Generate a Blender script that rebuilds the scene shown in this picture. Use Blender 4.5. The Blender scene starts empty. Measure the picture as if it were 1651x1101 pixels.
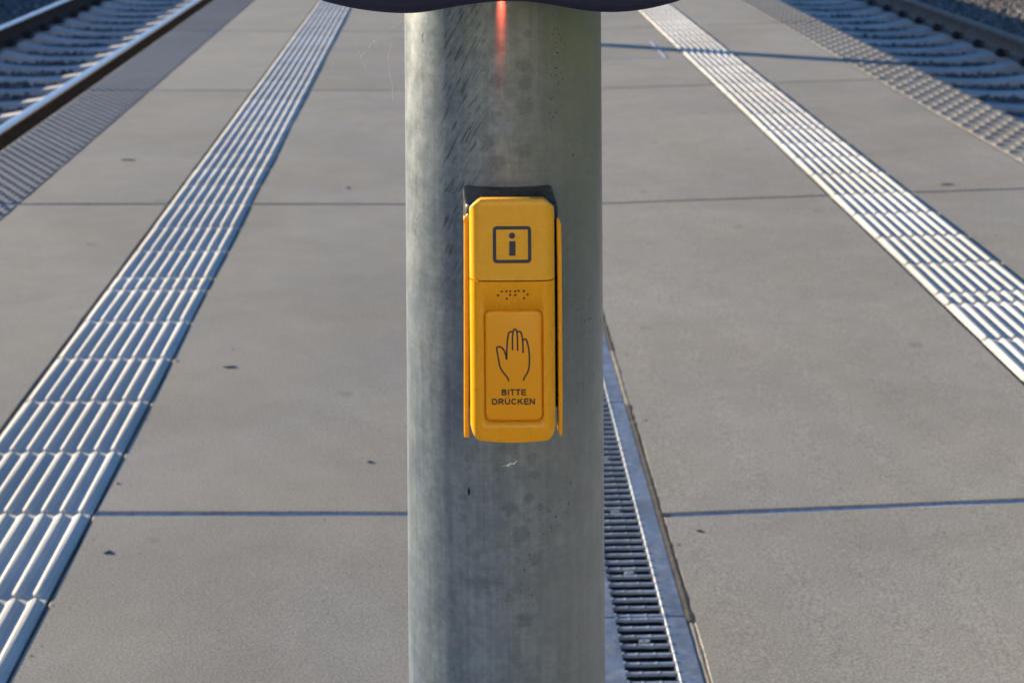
import bpy, bmesh, math, random
import numpy as np
from mathutils import Matrix, Vector

random.seed(7); rng = np.random.default_rng(7)
S = bpy.context.scene
C = S.collection
PI = math.pi

# ------------------------------------------------------------------ camera, sky, sun, exposure
CH = 1.31                       # eye height above the paving (m)
cam = bpy.data.cameras.new('camera'); camo = bpy.data.objects.new('camera', cam); C.objects.link(camo)
camo.location = (0, 0, CH); camo.rotation_euler = (PI/2, 0, 0)
cam.sensor_width = 36; cam.lens = 54.0
cam.shift_x = 0.0748; cam.shift_y = -0.4855
cam.clip_start = 0.02; cam.clip_end = 1000
cam.dof.use_dof = True; cam.dof.focus_distance = 1.18; cam.dof.aperture_fstop = 16
S.camera = camo
SUN_AZ = math.radians(-54.0)    # left of straight ahead
SUN_EL = math.radians(8.6)
w = bpy.data.worlds.new('World'); S.world = w; w.use_nodes = True
nt = w.node_tree; nt.nodes.clear()
sky = nt.nodes.new('ShaderNodeTexSky'); sky.sky_type = 'NISHITA'; sky.sun_disc = False
sky.sun_elevation = SUN_EL; sky.sun_rotation = SUN_AZ
sky.air_density = 1.0; sky.dust_density = 0.05; sky.ozone_density = 5.6
bg = nt.nodes.new('ShaderNodeBackground'); bg.inputs['Strength'].default_value = 0.10
wo = nt.nodes.new('ShaderNodeOutputWorld')
nt.links.new(sky.outputs[0], bg.inputs[0]); nt.links.new(bg.outputs[0], wo.inputs[0])
sl = bpy.data.lights.new('sun', 'SUN'); sl.energy = 5.0; sl.angle = math.radians(0.55); sl.color = (1.0, 0.845, 0.61)
so = bpy.data.objects.new('sun', sl); C.objects.link(so)
sd = Vector((math.sin(SUN_AZ)*math.cos(SUN_EL), math.cos(SUN_AZ)*math.cos(SUN_EL), math.sin(SUN_EL)))
so.rotation_euler = sd.to_track_quat('Z', 'Y').to_euler(); so.location = sd*30
S.view_settings.view_transform = 'Standard'; S.view_settings.look = 'None'
S.view_settings.exposure = 1.50; S.view_settings.gamma = 1.0
S.view_settings.use_curve_mapping = False

# ------------------------------------------------------------------ material helpers
class NT:
    def __init__(s, name):
        s.m = bpy.data.materials.new(name); s.m.use_nodes = True
        s.t = s.m.node_tree; s.t.nodes.clear()
        s.out = s.t.nodes.new('ShaderNodeOutputMaterial')
        s.b = s.t.nodes.new('ShaderNodeBsdfPrincipled')
        s.t.links.new(s.b.outputs[0], s.out.inputs[0])
    def n(s, t, **k):
        o = s.t.nodes.new(t)
        for a, v in k.items(): setattr(o, a, v)
        return o
    def put(s, v, sock):
        if isinstance(v, (int, float)): sock.default_value = v
        elif isinstance(v, (tuple, list)):
            sock.default_value = tuple(v) + ((1,) if len(v) == 3 and sock.type == 'RGBA' else ())
        elif v is not None: s.t.links.new(v, sock)
    def math(s, op, a, b=None, c=None):
        o = s.n('ShaderNodeMath', operation=op)
        s.put(a, o.inputs[0]); s.put(b, o.inputs[1]); s.put(c, o.inputs[2]); return o.outputs[0]
    def pos(s): return s.n('ShaderNodeNewGeometry').outputs['Position']
    def obj(s): return s.n('ShaderNodeTexCoord').outputs['Object']
    def map(s, v, scale=(1,1,1), rot=(0,0,0), loc=(0,0,0)):
        o = s.n('ShaderNodeMapping'); s.put(v, o.inputs[0])
        o.inputs['Scale'].default_value = scale; o.inputs['Rotation'].default_value = rot; o.inputs['Location'].default_value = loc
        return o.outputs[0]
    def noise(s, v, scale, detail=4, rough=0.6, dist=0.0):
        o = s.n('ShaderNodeTexNoise'); s.put(v, o.inputs['Vector'])
        o.inputs['Scale'].default_value = scale; o.inputs['Detail'].default_value = detail
        o.inputs['Roughness'].default_value = rough; o.inputs['Distortion'].default_value = dist
        return o.outputs[0]
    def vor(s, v, scale, out=0, feature='F1'):
        o = s.n('ShaderNodeTexVoronoi', feature=feature); s.put(v, o.inputs['Vector']); o.inputs['Scale'].default_value = scale
        return o.outputs[out]
    def ramp(s, v, a, b, va=0.0, vb=1.0):
        o = s.n('ShaderNodeMapRange', interpolation_type='SMOOTHSTEP'); s.put(v, o.inputs[0])
        for i, x in enumerate((a, b, va, vb)): s.put(x, o.inputs[i+1])
        return o.outputs[0]
    def mix(s, f, a, b, mode='MIX'):
        o = s.n('ShaderNodeMix', data_type='RGBA', blend_type=mode)
        s.put(f, o.inputs[0]); s.put(a, o.inputs[6]); s.put(b, o.inputs[7]); return o.outputs[2]
    def bump(s, h, strength, dist=0.002, n=None):
        o = s.n('ShaderNodeBump'); o.inputs['Strength'].default_value = strength; o.inputs['Distance'].default_value = dist
        s.put(h, o.inputs['Height']); s.put(n, o.inputs['Normal']); return o.outputs[0]
    def set(s, col=None, rough=None, metal=None, normal=None, **k):
        s.put(col, s.b.inputs['Base Color']); s.put(rough, s.b.inputs['Roughness']); s.put(metal, s.b.inputs['Metallic'])
        s.put(normal, s.b.inputs['Normal'])
        for a, v in k.items(): s.put(v, s.b.inputs[a.replace('_', ' ')])
        return s.m

def concrete(name, base, var=0.12, warm=0.03, fine=0.10, bumpk=0.35):
    g = NT(name); p = g.pos(); rnd = g.n('ShaderNodeObjectInfo').outputs['Random']
    big = g.ramp(g.noise(p, 1.3, 3, 0.55, 0.6), 0.3, 0.7, 1-var, 1+var)
    mid = g.ramp(g.noise(p, 9, 5, 0.65), 0.25, 0.75, 1-var*0.7, 1+var*0.7)
    fin = g.ramp(g.noise(p, 260, 3, 0.7), 0.2, 0.8, 1-fine*1.6, 1+fine*1.6)
    k = g.math('MULTIPLY', g.math('MULTIPLY', big, mid), fin)
    k = g.math('MULTIPLY', k, g.ramp(rnd, 0, 1, 0.95, 1.05))
    hue = g.ramp(g.noise(p, 2.2, 2, 0.5), 0.3, 0.7)
    c0 = g.mix(hue, tuple(base), (base[0]*(1+warm), base[1], base[2]*(1-warm*2)))
    mulc = g.n('ShaderNodeVectorMath', operation='SCALE'); g.put(c0, mulc.inputs[0]); g.put(k, mulc.inputs[3])
    c = mulc.outputs[0]
    # dark and pale aggregate grains, pin holes, a few larger stains
    v1 = g.ramp(g.vor(p, 75), 0.08, 0.16, 1.0, 0.0)
    sel = g.ramp(g.noise(p, 31, 2, 0.5), 0.56, 0.66)
    c = g.mix(g.math('MULTIPLY', g.math('MULTIPLY', v1, sel), 0.5), c, tuple(x*0.35 for x in base))
    v2 = g.ramp(g.vor(g.map(p, loc=(3.1, 1.7, 0)), 95), 0.06, 0.14, 1.0, 0.0)
    sel2 = g.ramp(g.noise(g.map(p, loc=(9, 4, 2)), 27, 2, 0.5), 0.58, 0.68)
    c = g.mix(g.math('MULTIPLY', g.math('MULTIPLY', v2, sel2), 0.55), c, tuple(min(1, x*1.7) for x in base))
    v3 = g.ramp(g.math('ADD', g.vor(g.map(p, loc=(1, 7, 0)), 3.2), g.math('MULTIPLY', g.noise(p, 40, 3), 0.09)), 0.08, 0.13, 1.0, 0.0)
    c = g.mix(g.math('MULTIPLY', v3, 0.4), c, (base[0]*0.45, base[1]*0.42, base[2]*0.38))
    h = g.math('ADD', g.math('MULTIPLY', g.noise(p, 160, 4, 0.7), 1.0), g.math('MULTIPLY', g.noise(p, 30, 3), 0.6))
    return g.set(c, 0.86, 0.0, g.bump(h, bumpk, 0.0012), Specular_IOR_Level=0.3)

def plastic(name, col, rough=0.35, dirt=0.0, bumpk=0.03, spec=0.5):
    g = NT(name); p = g.obj()
    k = g.ramp(g.noise(p, 22, 4, 0.6), 0.3, 0.75, 0.0, 1.0)
    c = g.mix(g.math('MULTIPLY', k, 0.12), tuple(col), tuple(x*0.75 for x in col))
    if dirt:
        d = g.ramp(g.noise(p, 55, 6, 0.75, 0.4), 0.6, 0.72)
        c = g.mix(g.math('MULTIPLY', d, dirt), c, (0.12, 0.05, 0.015))
        d2 = g.ramp(g.vor(p, 90), 0.05, 0.12, 1, 0); d2 = g.math('MULTIPLY', d2, g.ramp(g.noise(p, 40, 2), 0.62, 0.68))
        c = g.mix(g.math('MULTIPLY', d2, 0.6), c, (0.1, 0.04, 0.01))
    r = g.ramp(g.noise(p, 60, 4, 0.6), 0.3, 0.7, rough*0.85, rough*1.2)
    return g.set(c, r, 0.0, g.bump(g.noise(p, 900, 2), bumpk, 0.0004), Specular_IOR_Level=spec)

def flat(name, col, rough=0.6, metal=0.0, var=0.2, scale=20):
    g = NT(name); p = g.pos()
    k = g.ramp(g.noise(p, scale, 5, 0.65), 0.3, 0.7)
    c = g.mix(k, tuple(x*(1-var) for x in col), tuple(min(1, x*(1+var)) for x in col))
    return g.set(c, g.ramp(g.noise(p, scale*2.3, 3), 0.3, 0.7, rough*0.85, min(1, rough*1.15)), metal, g.bump(g.noise(p, scale*4, 3), 0.2, 0.002))

M = {}
M['slab'] = concrete('slab_concrete', (0.300, 0.277, 0.236), var=0.075, fine=0.32)
M['tile'] = concrete('tile_concrete', (0.525, 0.51, 0.475), var=0.09, fine=0.08, bumpk=0.12)
M['edge'] = concrete('edge_concrete', (0.225, 0.212, 0.19), var=0.08, fine=0.1)
M['edgedark'] = concrete('dark_edge_concrete', (0.185, 0.19, 0.20), var=0.08, fine=0.1)
M['sleeper'] = concrete('sleeper_concrete', (0.50, 0.48, 0.45), var=0.14, fine=0.08)
M['base'] = flat('dark_subbase', (0.10, 0.095, 0.085), 0.95)
M['joint'] = flat('joint_filler', (0.50, 0.51, 0.54), 0.9, var=0.25, scale=60)
M['sealant'] = flat('pale_sealant', (0.30, 0.25, 0.18), 0.85, var=0.2, scale=60)
M['moss'] = flat('dark_joint_dirt', (0.07, 0.06, 0.045), 0.95, var=0.4, scale=50)
M['black'] = plastic('black_plastic', (0.004, 0.0055, 0.010), 0.30, spec=0.35)
M['navy'] = plastic('navy_plastic', (0.010, 0.012, 0.045), 0.42, bumpk=0.05)
M['yellow'] = plastic('yellow_plastic_cover', (0.88, 0.43, 0.022), 0.27)
M['amber'] = plastic('yellow_plastic_body', (0.90, 0.385, 0.004), 0.27, dirt=0.25)
M['amber2'] = plastic('yellow_plastic_button', (0.90, 0.37, 0.003), 0.33, dirt=0.12)
M['ink'] = plastic('dark_blue_print', (0.022, 0.035, 0.06), 0.5)
M['ink2'] = plastic('dark_grey_print', (0.014, 0.017, 0.018), 0.5)
M['railtop'] = flat('polished_rail_steel', (0.66, 0.64, 0.63), 0.42, 1.0, 0.06, 30)
M['rust'] = flat('rusty_rail_steel', (0.055, 0.032, 0.022), 0.85, 0.1, 0.35, 14)
M['rustlight'] = flat('brown_rail_steel', (0.36, 0.19, 0.12), 0.75, 0.0, 0.25, 14)
M['clip'] = flat('rusty_rail_clip', (0.035, 0.026, 0.022), 0.8, 0.2, 0.3, 40)
M['leaf'] = flat('dead_leaf', (0.12, 0.10, 0.06), 0.8, 0.0, 0.4, 150)
M['web'] = flat('spider_silk', (0.9, 0.9, 0.85), 0.35, 0.0, 0.05, 100)
M['grass'] = flat('grass_blade', (0.10, 0.12, 0.035), 0.7, 0.0, 0.4, 6)
M['gritm'] = flat('grit_grains', (0.13, 0.115, 0.09), 0.9, 0.0, 0.6, 9)
M['earth'] = flat('earth', (0.13, 0.12, 0.08), 0.95, 0.0, 0.35, 0.8)

def stone_mat():
    g = NT('ballast_stone'); a = g.n('ShaderNodeAttribute', attribute_name='tint')
    k = g.ramp(g.noise(g.pos(), 90, 4, 0.6), 0.3, 0.7, 0.75, 1.2)
    s = g.n('ShaderNodeVectorMath', operation='SCALE'); g.put(a.outputs['Color'], s.inputs[0]); g.put(k, s.inputs[3])
    return g.set(s.outputs[0], 0.85, 0.0)
M['stone'] = stone_mat()

def galv(name, base, metal=0.85, rough=0.45):
    g = NT(name); p = g.pos()
    k = g.ramp(g.noise(p, 18, 5, 0.65), 0.3, 0.7, 0.75, 1.2)
    sp = g.ramp(g.vor(p, 160, 1 if False else 0), 0.0, 0.7, 0.9, 1.1)
    s = g.n('ShaderNodeVectorMath', operation='SCALE'); g.put(tuple(base), s.inputs[0]); g.put(g.math('MULTIPLY', k, sp), s.inputs[3])
    r = g.ramp(g.noise(p, 45, 4, 0.6), 0.3, 0.7, rough*0.8, rough*1.3)
    return g.set(s.outputs[0], r, metal, g.bump(g.noise(p, 120, 3), 0.08, 0.001))
M['drain'] = galv('galvanised_drain', (0.27, 0.29, 0.32), 0.7, 0.5)
M['bar'] = galv('grate_bar_steel', (0.30, 0.33, 0.37), 0.25, 0.5)
M['drainknob'] = galv('drain_knob_steel', (0.32, 0.34, 0.35), 0.4, 0.55)

# ------------------------------------------------------------------ object helpers
def mesh(name, v, f, mats, smooth=None, mi=None):
    me = bpy.data.meshes.new(name); me.from_pydata([tuple(x) for x in v], [], f); me.update()
    for m in (mats if isinstance(mats, (list, tuple)) else [mats]): me.materials.append(m)
    if mi is not None: me.polygons.foreach_set('material_index', mi)
    if smooth is not None:
        me.polygons.foreach_set('use_smooth', [True]*len(me.polygons)); me.set_sharp_from_angle(angle=math.radians(smooth))
    return me
def tag(o, label=None, cat=None, group=None, kind=None):
    if label: o['label'] = label
    if cat: o['category'] = cat
    if group: o['group'] = group
    if kind: o['kind'] = kind
    return o
def link(name, data, parent=None, mat=None, loc=None):
    o = bpy.data.objects.new(name, data); C.objects.link(o)
    if parent is not None: o.parent = parent
    if mat is not None: o.matrix_local = mat
    if loc is not None: o.location = loc
    return o
class MB:
    """collects shapes into one mesh"""
    def __init__(s): s.v = []; s.f = []; s.m = []
    def add(s, v, f, mi=0):
        o = len(s.v); s.v += [tuple(x) for x in v]; s.f += [tuple(i+o for i in q) for q in f]; s.m += [mi]*len(f); return s
    def box(s, x0, x1, y0, y1, z0, z1, c=0.0, mi=0):
        """box with chamfered top edges"""
        if c <= 0:
            v = [(x0,y0,z0),(x1,y0,z0),(x1,y1,z0),(x0,y1,z0),(x0,y0,z1),(x1,y0,z1),(x1,y1,z1),(x0,y1,z1)]
            f = [(0,3,2,1),(4,5,6,7),(0,1,5,4),(1,2,6,5),(2,3,7,6),(3,0,4,7)]
        else:
            v = [(x0,y0,z0),(x1,y0,z0),(x1,y1,z0),(x0,y1,z0),(x0,y0,z1-c),(x1,y0,z1-c),(x1,y1,z1-c),(x0,y1,z1-c),
                 (x0+c,y0+c,z1),(x1-c,y0+c,z1),(x1-c,y1-c,z1),(x0+c,y1-c,z1)]
            f = [(0,3,2,1),(0,1,5,4),(1,2,6,5),(2,3,7,6),(3,0,4,7),(8,9,10,11),(4,5,9,8),(5,6,10,9),(6,7,11,10),(7,4,8,11)]
        return s.add(v, f, mi)
    def tube(s, pts, r, n=8, mi=0, cap=True):
        pts = [Vector(p) for p in pts]; v = []; f = []
        rr = r if isinstance(r, (list, tuple)) else [r]*len(pts)
        up = None
        for i, p in enumerate(pts):
            d = (pts[min(i+1, len(pts)-1)] - pts[max(i-1, 0)]).normalized()
            if up is None: up = d.orthogonal().normalized()
            a = (up - d*up.dot(d)).normalized(); up = a; b = d.cross(a)
            for k in range(n):
                t = 2*PI*k/n; v.append(p + (a*math.cos(t)+b*math.sin(t))*rr[i])
        for i in range(len(pts)-1):
            for k in range(n):
                f.append((i*n+k, i*n+(k+1)%n, (i+1)*n+(k+1)%n, (i+1)*n+k))
        if cap: f.append(tuple(range(n))[::-1]); f.append(tuple((len(pts)-1)*n+k for k in range(n)))
        return s.add(v, f, mi)
    def mesh(s, name, mats, smooth=None): return mesh(name, s.v, s.f, mats, smooth, s.m)

# ------------------------------------------------------------------ frames of the two halves of the platform
YAW = 0.0194; TILT = 0.028; OD = 0.38
MRF = Matrix.Rotation(-YAW, 4, 'Z')
MR = MRF @ Matrix.Translation((OD,0,0)) @ Matrix.Rotation(-TILT, 4, 'Y') @ Matrix.Translation((-OD,0,0))
ML = Matrix.Identity(4)
SLAB = 2.582
JZ = [3.008 + SLAB*k for k in range(-5, 8)]       # joints across the platform
GAP = 0.0085
SKEW = 0.05                     # the cross joints of the right half are cut slightly off square
def skew(me, k, x0=0.0):
    for v in me.vertices: v.co.y += k*(v.co.x-x0)
    return me

# ------------------------------------------------------------------ ground sheet
prof = [(-300,-0.1),(-9,-0.18),(-7.0,-0.24),(-6.55,-0.27),(-5.75,-0.80),(-2.2,-0.84),(2.9,-0.84),(6.6,-0.76),(7.2,-0.62),(8.6,-0.5),(11,-0.55),(300,-0.6)]
ys = [-200, -20, 0, 6, 9, 12, 15, 18, 21, 25, 30, 60, 300]
gv = [(x + (YAW*y if x > 0 and y < 60 else 0), y, z) for y in ys for x, z in prof]
gf = [(j*len(prof)+i, j*len(prof)+i+1, (j+1)*len(prof)+i+1, (j+1)*len(prof)+i) for j in range(len(ys)-1) for i in range(len(prof)-1)]
tag(link('ground', mesh('ground', gv, gf, M['earth'], 40)), kind='structure')

# ------------------------------------------------------------------ platform
plat = tag(link('platform', None), kind='structure')
def fill_block():
    b = MB()
    b.box(-1.845, 0.155, -9.5, 28, -1.0, -0.13)
    b2 = MB(); b2.box(0.40, 2.495, -9.5, 28, -1.05, -0.13)
    v2 = [MR @ Vector(p) for p in b2.v]
    b.add(v2, b2.f)
    return b.mesh('platform_body', M['base'])
link('platform_body', fill_block(), plat)
# wavy hand-finished slab: grid top with softened rim
def slab_mesh(wd, ln, seed, c=0.0022, t=0.12):
    r = random.Random(seed)
    nx, ny = max(2, int(wd/0.12)), int(ln/0.12)
    xs = [0, c] + [c+(wd-2*c)*i/nx for i in range(1, nx)] + [wd-c, wd]
    yy = [0, c] + [c+(ln-2*c)*j/ny for j in range(1, ny)] + [ln-c, ln]
    v = []; f = []
    ph = [r.uniform(0, 6.28) for _ in range(6)]
    for j, y in enumerate(yy):
        for i, x in enumerate(xs):
            rim = i in (0, len(xs)-1) or j in (0, len(yy)-1)
            z = 0.0006*math.sin(x*5+ph[0])*math.sin(y*4+ph[1]) - (c*0.9 + 0.0008*math.sin(x*37+ph[2]+y*31) if rim else 0)
            dx = 0.0009*math.sin(y*23+ph[3]) + 0.0006*math.sin(y*61+ph[4]); dy = 0.0009*math.sin(x*21+ph[5]) + 0.0006*math.sin(x*67+ph[0])
            v.append((x + (dx if i in (0, 1, len(xs)-1, len(xs)-2) else 0), y + (dy if j in (0, 1, len(yy)-1, len(yy)-2) else 0), z))
    nxx = len(xs)
    for j in range(len(yy)-1):
        for i in range(nxx-1):
            f.append((j*nxx+i, j*nxx+i+1, (j+1)*nxx+i+1, (j+1)*nxx+i))
    ring = [i for i in range(nxx)] + [j*nxx+nxx-1 for j in range(1, len(yy))] + [(len(yy)-1)*nxx+i for i in range(nxx-2, -1, -1)] + [j*nxx for j in range(len(yy)-2, 0, -1)]
    o = len(v)
    for k in ring: v.append((v[k][0], v[k][1], -t))
    n = len(ring)
    for k in range(n): f.append((ring[k], o+k, o+(k+1)%n, ring[(k+1)%n]))
    return mesh('paving_slab', v, f, M['slab'])
def lay(name, me, x, y, F, parent=plat, z=0.0):
    return link(name, me, parent, F @ Matrix.Translation((x, y, z)))
g2 = GAP
cols = [(-1.514, -0.975, ML), (-0.667, 0.184, ML), (0.386, 1.327, MR), (1.636, 2.196, MR)]
for (x0, x1, F) in cols:
    kx = SKEW if F is MR else 0.0
    ms = [skew(slab_mesh(x1-x0, SLAB-2*g2, int(1000*x1)+q), kx) for q in range(3)]
    for k, y in enumerate(JZ):
        lay('paving_slab', ms[k % 3], x0, y+g2+kx*(x0-OD), F)
# edge slabs with a staggered waffle of knobs
def edge_mesh(wd, p, q, hh, mt):
    ln = SLAB-2*g2; nx = 72; ny = 420
    X, Y = np.meshgrid(np.linspace(0, wd, nx), np.linspace(0, ln, ny))
    def stud(x0, y0):
        du = np.abs((X-x0+p/2) % p-p/2); dv = np.abs((Y-y0+q/2) % q-q/2)
        return np.clip((p*0.17-du)/(p*0.07), 0, 1)*np.clip((q*0.19-dv)/(q*0.07), 0, 1)
    H = np.maximum(stud(p*0.25, q*0.25), stud(p*0.75, q*0.75))
    edge = (X > 0.012) & (X < wd-0.012) & (Y > 0.008) & (Y < ln-0.008)
    Z = np.where(edge, hh*H, 0.0)
    Z[(X < 0.004) | (Y < 0.002) | (Y > ln-0.002)] = -0.004
    v = np.stack([X, Y, Z], -1).reshape(-1, 3)
    idx = np.arange(nx*ny).reshape(ny, nx)
    f = np.stack([idx[:-1, :-1], idx[:-1, 1:], idx[1:, 1:], idx[1:, :-1]], -1).reshape(-1, 4).tolist()
    v = v.tolist(); o = len(v)
    for (x, y) in ((0, 0), (wd, 0), (wd, ln), (0, ln)): v.append((x, y, -0.22))
    r0 = list(idx[0]); r1 = list(idx[:, -1]); r2 = list(idx[-1][::-1]); r3 = list(idx[:, 0][::-1])
    for r, (a_, b_) in ((r0, (o, o+1)), (r1, (o+1, o+2)), (r2, (o+2, o+3)), (r3, (o+3, o))):
        f.append([int(i) for i in r[::-1]] + [a_, b_])
    me = mesh('edge_slab', v, f, mt, 55)
    return me
emL = edge_mesh(0.335, 0.05, 0.08, 0.0045, M['edgedark']); emR = edge_mesh(0.306, 0.102, 0.15, 0.0048, M['edge'])
skew(emR, SKEW)
for y in JZ:
    o = link('edge_slab', emL, plat, Matrix.Translation((-1.522-0.335, y+g2, 0)))
    o = link('edge_slab', emR, plat, MR @ Matrix.Translation((2.204, y+g2+SKEW*(2.204-OD), 0)))
# joint filler: under the cross joints, and dirt along the strips
for F, segs in ((ML, [(-1.855, -0.972), (-0.669, 0.185)]), (MR, [(0.40, 1.33), (1.632, 2.508)])):
    for y in JZ:
        for a, b in segs:
            m = MB().box(a, b, y-g2-0.004, y+g2+0.004, -0.1, -0.0038).mesh('joint_filler', M['joint'])
            if F is MR: skew(m, SKEW, OD)
            link('joint_filler', m, plat, F)
def crumb_strip(x0, x1, y0, y1, z, mat, F, name='joint_filler', seed=1):
    r = random.Random(seed); v = []; f = []; n = int((y1-y0)/0.02)
    for i in range(n+1):
        y = y0+(y1-y0)*i/n; h = z+r.uniform(-0.0004, 0.0004)
        v += [(x0, y, h-0.001), ((x0+x1)/2+r.uniform(-.001, .001), y, h), (x1, y, h-0.001)]
    for i in range(n):
        a = i*3; f += [(a, a+1, a+4, a+3), (a+1, a+2, a+5, a+4)]
    link(name, mesh(name, v, f, mat), plat, F)
crumb_strip(-0.978, -0.964, 0.3, 26, -0.004, M['moss'], ML, seed=2)
crumb_strip(-0.674, -0.662, 0.3, 26, -0.007, M['moss'], ML, seed=3)
crumb_strip(-1.525, -1.510, 0.3, 26, -0.006, M['moss'], ML, seed=4)
crumb_strip(1.322, 1.340, 0.3, 26, -0.006, M['moss'], MR, seed=5)
crumb_strip(1.622, 1.640, 0.3, 26, -0.006, M['moss'], MR, seed=6)
crumb_strip(2.190, 2.210, 0.3, 26, -0.005, M['moss'], MR, seed=7)

# tactile tiles: eight rounded ribs on a base plate
TW = 0.292
def tile_mesh(ln):
    b = MB(); b.box(0, TW, 0.0015, ln-0.0015, -0.05, -0.0008, 0.0012)
    n = 8; pt = TW/n
    for i in range(n):
        xc = (i+0.5)*pt - 0.0015
        y0, y1 = 0.004, ln-0.004
        R = 0.0125; rt = 0.0036; h = 0.0050
        lo = []; mi_ = []; hi = []
        for e in range(2):
            for k in range(7):
                t = PI*k/6 + (PI if e == 0 else 0)
                cx = math.cos(t); sy = math.sin(t)
                yb = (y1-R) if e == 1 else (y0+R)
                lo.append((xc+R*cx, yb+R*sy, -0.001)); mi_.append((xc+(rt+0.0012)*cx, yb+(R-0.0045)*sy, h-0.0006)); hi.append((xc+rt*cx, yb+(R-0.0065)*sy, h))
        m = len(lo); v = lo+mi_+hi
        f = [(k, (k+1) % m, m+(k+1) % m, m+k) for k in range(m)] + [(m+k, m+(k+1) % m, 2*m+(k+1) % m, 2*m+k) for k in range(m)] + [tuple(2*m+k for k in range(m))]
        b.add(v, f)
    return b.mesh('tile', M['tile'], 24)
T_full = {}
def strip(x, F, rows):
    st = link('tactile_strip', None, plat, F)
    for y0 in JZ[3:]:
        for a, ln in rows:
            kx = SKEW if F is MR else 0.0; key = (round(ln, 3), kx)
            if key not in T_full: T_full[key] = skew(tile_mesh(ln), kx)
            j = random.uniform(-0.0008, 0.0008)
            link('tile', T_full[key], st, Matrix.Translation((x+j, y0+a+kx*(x-OD), random.uniform(0, 0.0006))))
def rows_from(edges): return [(a, b-a) for a, b in zip(edges[:-1], edges[1:])]
strip(-0.9655, ML, rows_from([0, .305, .607, .908, 1.21, 1.508, 1.637, 1.942, 2.245, 2.582]))
strip(1.338, MR, rows_from([0, .345, .65, .95, 1.253, 1.353, 1.661, 1.976, 2.285, 2.582]))

# small fragments lying on the paving (leaves, crumbs)
def debris(px, py, sx, sy, name, label, cat, mat='leaf', ang=0.0):
    Z = 2477*CH/(py+251); x = (px-702)/2477*Z; z = 0.0
    if x > 0.4:
        for _ in range(6):
            o = x-YAW*Z; z = TILT*(o-OD); Z = 2477*(CH-z)/(py+251); x = (px-702)/2477*Z
    v = []; f = []; n = 9; r = random.Random(px)
    v.append((0, 0, 0.003))
    for k in range(n):
        t = 2*PI*k/n; rr = r.uniform(0.75, 1.15)
        v.append((sx*rr*math.cos(t), sy*rr*math.sin(t), r.uniform(0.0004, 0.0022)))
    for k in range(n): f.append((0, 1+k, 1+(k+1) % n))
    v += [(p[0]*0.9, p[1]*0.9, -0.001) for p in v[:n+1]]
    for k in range(n): f.append((n+1, n+2+(k+1) % n, n+2+k)); f.append((1+k, n+2+k, n+2+(k+1) % n, 1+(k+1) % n))
    o = link(name, mesh(name, v, f, M[mat]), None, Matrix.Translation((x, Z, z)) @ Matrix.Rotation(ang, 4, 'Z'))
    tag(o, label, cat)
debris(370, 592, 0.019, 0.006, 'dead_leaf', 'curled dry leaf lying on the grey slab midway between left ribbed strip and post', 'leaf', ang=0.15)
debris(173, 890, 0.006, 0.008, 'soil_crumb', 'dark crumb on slab beside the lower end of the left ribbed strip', 'crumb', ang=-0.5)
debris(595, 745, 0.007, 0.005, 'soil_crumb', 'dark crumb on the slab to the left of the steel post below the yellow button', 'crumb')
debris(560, 303, 0.010, 0.012, 'soil_crumb', 'small brown crumb on the slab just beyond the joint left of the post', 'crumb')
debris(1127, 856, 0.007, 0.004, 'soil_crumb', 'dark crumb just below the cross joint to the right of the drain', 'crumb')
debris(1528, 298, 0.030, 0.016, 'dead_leaf', 'flat brown leaf on the slab beyond the joint right of the right ribbed strip', 'leaf')
debris(205, 258, 0.035, 0.014, 'dead_leaf', 'small tan leaf on the slab between left edge paving and ribbed strip', 'leaf')

def grit():
    r = random.Random(21); v = []; f = []
    for _ in range(1500):
        y = r.uniform(1.8, 14); x = r.uniform(-1.5, 2.2); edge = r.random()
        if edge < 0.25: x = r.choice([-0.985, -0.655, 1.31, 1.65, 0.405])+r.gauss(0, 0.01)
        elif edge < 0.4: y = r.choice(JZ)+r.gauss(0.0, 0.02)
        if -0.98 < x < -0.66 or 1.32 < x < 1.64 or 0.18 < x < 0.385: continue
        F = MR if x > 0.38 else ML
        a = r.lognormvariate(-6.25, 0.42); a = min(a, 0.0055); i = len(v); t0 = r.uniform(0, 6.28); hh = a*r.uniform(.25, .6)
        for k in range(5): t = t0+k*1.2566; rr = a*r.uniform(.6, 1.3); v.append(F @ Vector((x+rr*math.cos(t), y+rr*math.sin(t), 0.0)))
        v.append(F @ Vector((x+r.uniform(-.3, .3)*a, y, hh)))
        for k in range(5): f.append((i+k, i+(k+1) % 5, i+5))
    tag(link('grit', mesh('grit', v, f, M['gritm'])), 'fine dark grit scattered over the concrete slabs', 'grit', kind='stuff')
grit()

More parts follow.
